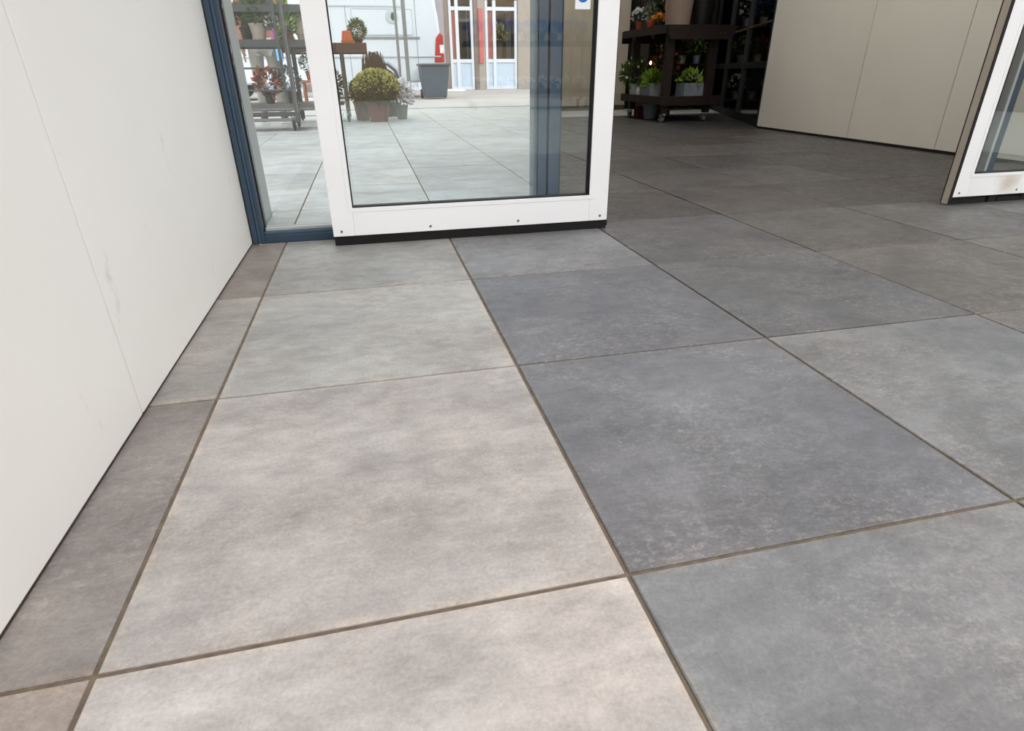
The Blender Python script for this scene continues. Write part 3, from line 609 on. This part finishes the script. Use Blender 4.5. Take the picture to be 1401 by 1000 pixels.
for k in range(4): mb.bm.faces.new((A[k], A[(k + 1) % 4], B[(k + 1) % 4], B[k]))
mb.build('body', BINM, bn, bevel=.02); MB().box(-.37, .37, -.40, .38, .705, .75, .02).build('lid', mat('bin_lid', (66, 80, 92), .6), bn)
for x in (-.28, .28): MB().lathe([(.10, -.03), (.10, .03)], (x, .30, .10), 16, rot=Matrix.Rotation(math.pi / 2, 3, 'Y')).build('wheel', BLACK, bn)
for k, (x, l) in enumerate(((1.13, 'left slim grey steel post in front of the van'), (1.30, 'right slim grey steel post in front of the van'))):
    t = thing('steel_post', l, 'post', (x, 13.4, 0)); MB().tube((0, 0, .01), (0, 0, 2.6), .028 if k == 0 else .04, n=12).build('tube', STEEL, t, smooth=True); MB().lathe([(.07, 0), (.07, .01), (.045, .02)], (0, 0, 0), 16).build('base_plate', STEEL, t)
sl = thing('white_slab', 'low white slab lying on the street by the bin', 'slab', (3.05, 20.6, 0)); MB().prism([(-.5, 0), (.55, 0), (.5, .07), (-.42, .07)], 'y', -.3, .3).build('slab', mat('white_stone', (226, 228, 228), .7), sl, bevel=.01)

FY = 22.6
bl = thing('shop_building', 'row of shop windows with white frames and brown piers across the street', 'building', (0, FY, 0))
PIER = mat('brown_grey_pier', (122, 108, 102), .85, var=.12, scale=3, bump=.2); PIER2 = mat('mauve_pier', (150, 143, 152), .8, var=.06, scale=3); PIER3 = mat('beige_pier', (156, 147, 138), .85, var=.05)
REDB = mat('red_brown_panel', (150, 84, 74), .7, var=.1); PINK = mat('pink_red_panel', (186, 92, 94), .6, var=.05)
SHOPW = mat('white_shop_frame', (206, 210, 218), .45, var=.01); SHOPP = mat('white_blue_panel', (182, 196, 212), .5, var=.02)
DKIN = mat('dark_shop_inside', (58, 58, 56), .8, var=.2, scale=2)
def bb(x0, x1, y0, y1, z0, z1, nm, m, par=None, bev=0): return MB().box(x0, x1, y0, y1, z0, z1, bev).build(nm, m, par or bl)
bb(-9, 9, 1.6, 1.9, 0, 7, 'inner_wall', DKIN); bb(-9, 9, .0, 1.6, -.02, .02, 'shop_floor', mat('shop_floor', (120, 110, 100), .7))
bb(-9, 9, -.05, 1.6, 2.78, 3.3, 'fascia', mat('ochre_fascia', (206, 160, 92), .6, var=.06)); bb(-9, 9, .0, 1.9, 3.3, 7, 'upper_wall', mat('tan_brick', (168, 146, 130), .85, var=.12, scale=5, bump=.3))
def bay(x0, x1, side, sidem):
    w = thing_part = bpy.data.objects.new('shop_window', None); COL.objects.link(w); w.parent = bl
    bb(x0, x0 + .09, -.04, .06, 0, 2.75, 'frame_post', SHOPW, w); bb(x0 + side, x0 + side + .11, -.05, .06, 0, 2.75, 'frame_post', SHOPW, w); bb(x1 - .09, x1, -.04, .06, 0, 2.75, 'frame_post', SHOPW, w)
    bb(x0 + .091, x1 - .091, -.035, .055, .86, .97, 'frame_rail', SHOPW, w); bb(x0 + .091, x1 - .091, -.035, .055, 2.45, 2.56, 'frame_rail', SHOPW, w); bb(x0 + .091, x1 - .091, -.035, .055, .0, .10, 'frame_rail', SHOPW, w)
    bb(x0 + side + .111, x1 - .091, .0, .03, .101, .859, 'lower_panel', SHOPP, w); bb(x0 + .091, x0 + side - .001, .0, .03, .101, .859, 'lower_panel', SHOPP, w)
    bb(x0 + side + .111, x1 - .091, .01, .02, .971, 2.449, 'pane', GLASS_FAR, w); bb(x0 + .091, x0 + side - .001, .02, .04, .971, 2.449, 'side_panel', sidem, w)
    bb(x0 + side + .111, x1 - .091, .01, .02, 2.561, 2.75, 'pane', GLASS_FAR, w)
    bb((x0 + side + x1) / 2 + .15, x1 - .10, .5, .52, .97, 2.6, 'grey_backdrop', mat('grey_backdrop', (120, 128, 132), .7), w)
for x0, x1, m in ((-8, -7.6, PIER), (-6.4, -6.0, PIER), (-4.8, -4.4, PIER), (-3.2, -2.8, PIER), (-1.6, -1.2, PIER), (0.0, .4, PIER), (1.6, 2.0, PIER), (3.02, 3.26, PIER2), (3.262, 3.42, PIER), (4.30, 4.45, PIER), (4.452, 4.68, PIER3), (5.86, 6.6, PIER3), (7.8, 8.2, PIER)):
    bb(x0, x1, -.08, .5, 0, 2.78, 'pier', m)
for x0, x1, s, m in ((-7.6, -6.4, .25, REDB), (-6, -4.8, .25, REDB), (-4.4, -3.2, .25, REDB), (-2.8, -1.6, .25, REDB), (-1.2, 0, .25, REDB), (.4, 1.6, .25, REDB), (2.0, 3.02, .25, REDB), (3.44, 4.28, .22, REDB), (4.70, 5.84, .27, REDB), (6.6, 7.8, .25, REDB)): bay(x0, x1, s, m)
bb(4.46, 4.60, -.16, -.081, .85, 2.5, 'pink_sign', PINK)
fl = thing('flower_bunch', 'bright yellow flowers in the shop window across the street', 'flower', (5.25, FY + .32, .0))
MB().lathe([(.10, 0), (.13, 1.5), (.12, 1.5), (.09, .02)], (0, 0, .02), 16).build('vase', mat('brown_vase', (90, 66, 50), .6), fl); MB().leaves((0, 0, 1.85), (.22, .16, .24), 60, .16, 3, wid=.6).build('petals', YELLOWF, fl)['kind'] = 'stuff'; MB().leaves((0, 0, 1.68), (.2, .15, .2), 60, .16, 4).build('foliage', DKGREEN, fl)['kind'] = 'stuff'

# ================================================================== PASSAGE: flower stand, shop front, display
STAND = mat('black_brown_wood', (40, 30, 28), .5, var=.18, scale=14, bump=.12)
sd = thing('flower_stand', 'dark wooden two tier flower stand on casters in the passage', 'stand', (3.74, 6.46, 0))
W_, D_ = .62, 1.08
for k in range(6): MB().box(-.05, W_ + .16, -.06 + .205 * k, .140 + .205 * k, .985, 1.012, .003).build('top_plank', STAND, sd)
ap = MB().prism([(-.05, 1.0), (W_ + .19, 1.0), (W_ + .12, .868), (0.0, .868)], 'y', -.09, -.0605).build('front_apron', STAND, sd)
for x in (.60, .66): MB().lathe([(.007, 0), (.007, .004)], (x, -.09, .93), 10, rot=RX).build('screw', SCREW, ap)
MB().box(-.055, W_ + .16, 1.171, 1.195, .87, 1.005, .003).build('rear_apron', STAND, sd)
for y in (.30, .80): MB().box(-.03, .0, y, y + .05, .89, .984, .002).build('bracket', STAND, sd)
MB().box(-.052, -.03, -.06, 1.17, .93, .984, .002).build('side_apron', STAND, sd)
for k in range(6): MB().box(-.02, W_ + .10, -.02 + .19 * k, .165 + .19 * k, .240, .268, .003).build('shelf_plank', STAND, sd)
MB().box(-.03, W_ + .12, -.055, -.0205, .185, .285, .003).build('shelf_rail', STAND, sd); MB().box(-.045, -.0205, -.05, 1.13, .20, .285, .003).build('shelf_rail', STAND, sd)
for x, y in ((.055, .03), (W_ - .02, .03), (.055, D_ - .10), (W_ - .02, D_ - .10)):
    MB().box(x - .045, x + .045, y - .04, y + .04, .269, .984, .003).build('leg', STAND, sd)
    MB().prism([(x - .042, .239), (x + .042, .239), (x + .03, .10), (x - .03, .10)], 'y', y - .035, y + .035).build('foot', STAND, sd); caster(sd, x - .02, y, .034, CHROME)
SX, SY = 3.74, 6.46
lp = thing('large_planter', 'tall beige tapered planter standing on the dark flower stand', 'planter', (SX + .185, SY + .16, 1.0135)); MB().lathe([(.05, 0), (.135, 0), (.19, .62), (.205, .62), (.205, .66), (.18, .66), (.16, .3)], (0, 0, 0), 28).build('pot', mat('taupe_planter', (158, 138, 124), .6, var=.05), lp, smooth=True); MB().lathe([(.17, 0), (.17, .01)], (0, 0, .60), 24).build('soil', SOIL, lp)
lp = thing('large_planter', 'black tapered planter beside the beige one on the flower stand', 'planter', (SX + .50, SY + .22, 1.0135)); MB().lathe([(.05, 0), (.115, 0), (.19, .56), (.2, .56), (.2, .6), (.18, .6), (.16, .3)], (0, 0, 0), 28).build('pot', mat('black_planter', (24, 22, 22), .45), lp, smooth=True); MB().lathe([(.17, 0), (.17, .01)], (0, 0, .55), 24).build('soil', SOIL, lp)
pl('potted_flower', 'small white flowers in an orange pot at the back of the flower stand', 'flower', (SX + .03, SY + .88, 1.0135), .040, .085, TERRA2, (.08, .08, .07), DKGREEN, 70, .04, (WHITEF, 90, .035))
pl('potted_flower', 'grey leaved plant in an orange pot beside the white flowers', 'flower', (SX + .06, SY + .62, 1.0135), .040, .09, TERRA2, (.07, .07, .10), leafmat('grey_leaves', (92, 104, 88), (130, 142, 124)), 70, .05)
pl('potted_flower', 'low yellow orange flowers beside the beige planter', 'flower', (SX + .07, SY + .42, 1.0135), .038, .045, DARKP, (.06, .06, .045), DKGREEN, 40, .03, (ORANGEF, 110, .03))
pl('potted_plant', 'tall dark leaved plant in the middle of the flower stand', 'plant', (SX + .28, SY + .70, 1.0135), .07, .12, DARKP, (.15, .15, .22), DKGREEN, 240, .10, (ORANGEF, 24, .05))
pl('potted_plant', 'tall leaved plant at the right rear of the flower stand', 'plant', (SX + .60, SY + .86, 1.0135), .07, .12, BEIGE, (.12, .12, .2), GREEN, 160, .08)
def planter(label, x, y, w, d, h, m, lm, n):
    t = thing('zinc_planter', label, 'planter', (SX + x, SY + y, .2695))
    MB().box(0, w, 0, d, 0, .006).box(0, w, 0, .006, .006, h).box(0, w, d - .006, d, .006, h).box(0, .006, .006, d - .006, .006, h).box(w - .006, w, .006, d - .006, .006, h).build('trough', m, t)
    MB().box(.007, w - .007, .007, d - .007, .01, h * .85).build('soil', SOIL, t)
    SEED[0] += 1; MB().leaves((w / 2, d / 2, h + .03), (w * .58, d * .58, .10), n, .07, SEED[0], zmin=h * .8).build('foliage', lm, t)['kind'] = 'stuff'
planter('zinc trough of lime green plants on the lower shelf of the stand', .02, .38, .17, .26, .145, ZINC, LIME, 260)
planter('zinc trough behind the front leg on the lower shelf of the stand', .31, .06, .26, .22, .15, ZINC, LIME, 110)
pl('potted_plant', 'leafy plant hanging over the left edge of the lower shelf', 'plant', (SX + .06, SY + .94, .2695), .075, .14, mat('pale_pot', (178, 190, 184), .5), (.17, .17, .15), GREEN, 260, .075, (WHITEF, 40, .035))
pl('potted_flower', 'red flowering plant at the middle of the lower shelf', 'flower', (SX + .32, SY + .62, .2695), .08, .16, DARKP, (.14, .14, .20), DKGREEN, 200, .07, (leafmat('orange_red_bracts', (186, 70, 44), (224, 140, 70)), 90, .045))
t = thing('white_jar', 'small white jar between the pots on the lower shelf', 'jar', (SX + .03, SY + .74, .2695)); MB().lathe([(.026, 0), (.03, .01), (.03, .075), (.024, .085), (.024, .10), (.018, .10), (.018, .09)], (0, 0, 0), 18).build('jar', mat('white_glaze', (232, 232, 226), .3), t, smooth=True); MB().lathe([(.026, 0), (.026, .012)], (0, 0, .1005), 16).build('lid', STEEL, t)
t = thing('grey_bucket', 'pale grey bucket on the floor under the flower stand', 'bucket', (SX + .16, SY + .62, 0)); MB().lathe([(.06, .0), (.075, .004), (.095, .17), (.10, .17), (.10, .178), (.088, .178), (.07, .02)], (0, 0, 0), 22).build('bucket', ZINC, t, smooth=True); MB().path([(.10 * math.cos(a), 0, .165 + .05 * math.sin(a)) for a in [k * math.pi / 10 for k in range(11)]], .003, 6).build('handle', STEEL, t)
t = thing('terracotta_trough', 'long terracotta trough on the floor under the flower stand', 'planter', (SX + .13, SY + .90, 0)); MB().box(0, .34, 0, .16, 0, .01).box(0, .34, 0, .012, .01, .13).box(0, .34, .148, .16, .01, .13).box(0, .012, .012, .148, .01, .13).box(.328, .34, .012, .148, .01, .13).box(-.006, .346, -.006, .0, .11, .135).build('trough', TERRA, t); MB().box(.013, .327, .013, .147, .011, .10).build('soil', SOIL, t)
t = thing('fairy_light', 'tiny warm glowing bulb hanging under the stand top', 'lamp', (SX + .10, SY + .60, .64)); MB().lathe([(.004, -.018), (.013, 0), (.010, .016), (.005, .022)], (0, 0, 0), 14).build('bulb', mat('warm_bulb', (255, 214, 120), .4, emit=6.0), t, smooth=True); MB().tube((0, 0, .022), (0, 0, .344), .0025, n=6).build('wire', BLACK, t)

# dark glazed shop front behind the stand
S0, S1 = Vector((4.44, 5.50, 0)), Vector((5.85, 9.05, 0)); sdv = (S1 - S0); SL = sdv.length
sf = thing('glazed_partition', 'dark glazed shop front behind the flower stand', 'shop front', S0, math.atan2(sdv.y, sdv.x), group=None)
FR = mat('dark_green_frame', (30, 36, 34), .5, var=.1)
for k in range(4):
    x = k * (SL - .07) / 3; MB().box(x, x + .07, -.03, .03, 0, 2.98, .003).build('frame_post', FR, sf)
for k in range(3):
    a, b_ = k * (SL - .07) / 3 + .0705, (k + 1) * (SL - .07) / 3 - .0005
    for z0, z1 in ((0, .08), (.57, .635), (.99, 1.01), (2.9, 2.98)): MB().box(a, b_, -.025, .025, z0, z1, .002).build('frame_rail', FR if z0 != .99 else mat('brass_rail', (90, 72, 52), .4), sf)
    for z0, z1 in ((.0805, .5695), (.6355, .9895), (1.0105, 2.8995)): MB().box(a, b_, -.004, .004, z0, z1).build('pane', GLASS_DARK, sf)
# goods behind that glass
rn = random.Random(5)
goods = [('tall_box', 'pale yellow tall box standing behind the dark shop glass', 'box', (4.98, 6.55), (.10, .10, .86), (196, 192, 150)), ('tall_box', 'grey tall box leaning nearest the shop glass', 'box', (5.30, 7.20), (.16, .12, .88), (120, 124, 132)),
         ('display_box', 'light grey display box on the shop floor by the cream wall', 'box', (4.86, 5.98), (.14, .12, .24), (150, 154, 150)), ('display_box', 'grey green display box behind the right part of the shop glass', 'box', (5.25, 6.1), (.24, .16, .50), (92, 104, 98)),
         ('display_box', 'white display box high behind the shop glass', 'box', (5.20, 6.40), (.22, .14, .92), (184, 184, 178))]
for nm, l, c, (x, y), (w, d, h), col in goods:
    t = thing(nm, l, c, (x, y, 0), rn.uniform(-.2, .2)); m_ = mat('card_%d_%d_%d' % col, col, .7, var=.06)
    MB().box(-w / 2, w / 2, -d / 2, d / 2, 0, h, .004).build('box', m_, t); MB().box(-w / 2 - .004, w / 2 + .004, -d / 2 - .004, d / 2 + .004, h + .0003, h + .03, .003).build('lid', m_, t)
pl('potted_plant', 'dim green plant behind the shop glass near the cream wall', 'plant', (4.90, 5.78, 0), .09, .2, ZINC, (.10, .10, .16), DKGREEN, 140, .08)
# back display shelf with flowers, left of the dark shop
sh = thing('display_shelf', 'tall dark flower shelf at the back of the passage', 'shelf', (4.50, 8.60, 0))
for x in (0, 1.02): MB().box(x, x + .03, 0, .36, 0, 2.1, .002).build('side_panel', STAND, sh)
for z in (.12, .62, 1.10, 1.58, 2.05): MB().box(.0305, 1.0195, 0, .36, z, z + .025, .002).build('shelf_board', STAND, sh)
MB().box(.0305, 1.0195, .345, .36, .146, 2.04).build('back_panel', STAND, sh)
ii = 0
SHL = ['orange', 'white', 'red', 'yellow', 'pink', 'lime', 'blue', 'dark green']; FM = [ORANGEF, WHITEF, REDF, YELLOWF, PINKF, LIME, BLUEF, GREEN]
ordn = {.146: 'lowest', .646: 'second', 1.126: 'third', 1.606: 'top'}
for z in (.146, .646, 1.126, 1.606):
    for k in range(4):
        f = ii % 8; pl('potted_flower', '%s flowers in a %s pot, %s board of the tall dark shelf' % (SHL[f], ('terracotta', 'dark', 'beige')[k % 3] if k < 3 else 'zinc', ordn[z]), 'flower', (4.66 + k * .24, 8.76, z), .06, .11, (TERRA2, DARKP, BEIGE, ZINC)[k], (.10, .10, .12), DKGREEN, 90, .06, (FM[f], 60, .045), group='pots on the tall dark shelf'); ii += 3

# ================================================================== BEHIND THE CAMERA (mirrored in the door glass)
fb = MB().box(-14, 16, -11.3, -11.0, 0, 7).build('wall_opposite', mat('tan_facade', (170, 148, 126), .85, var=.10, scale=2, bump=.2)); tag(fb, 'tan facade of the building opposite the entrance', 'wall', kind='structure')
bt = thing('plant_trolley', 'steel trolley of blue flowers standing opposite the doors', 'trolley', (3.05, -6.6, 0))
for z in (.30, 1.00): MB().box(-1.05, 1.05, -.28, .28, z - .07, z, .003).build('shelf', DARKP, bt)
for x in (-1.02, 1.02, .66):
    for y in (-.25, .25): MB().box(x - .018, x + .018, y - .018, y + .018, .11, 2.0, .003).build('post', STEEL, bt)
for x in (-.95, .95):
    for y in (-.22, .22): caster(bt, x, y, .05)
for k in range(9):
    pl('potted_flower', '%s pot of blue flowers from the post end on the trolley opposite' % ['first', 'second', 'third', 'fourth', 'fifth', 'sixth', 'seventh', 'eighth', 'ninth'][k], 'flower', (2.14 + k * .22, -6.55, 1.001), .06, .10, DARKP, (.10, .10, .09), DKGREEN, 70, .05, (BLUEF, 90, .05), group='blue flowers on the trolley opposite')
    pl('potted_flower', '%s pot of white flowers from the post end on the deck opposite' % ['first', 'second', 'third', 'fourth', 'fifth', 'sixth', 'seventh', 'eighth', 'ninth'][k], 'flower', (2.14 + k * .22, -6.50, .301), .05, .06, DARKP, (.08, .08, .05), DKGREEN, 40, .04, (WHITEF, 70, .05), group='white flowers on the trolley opposite')

fr = MB().box(10.5, 10.8, -11, 10.6, -.25, 4.2).build('wall_far_added', mat('brown_brick_facade', (112, 92, 80), .85, var=.15, scale=4, bump=.3)); tag(fr, 'added brown brick facade closing the forecourt on the right', 'wall', kind='structure')  # unseen facade added to darken reflections in the right door glass
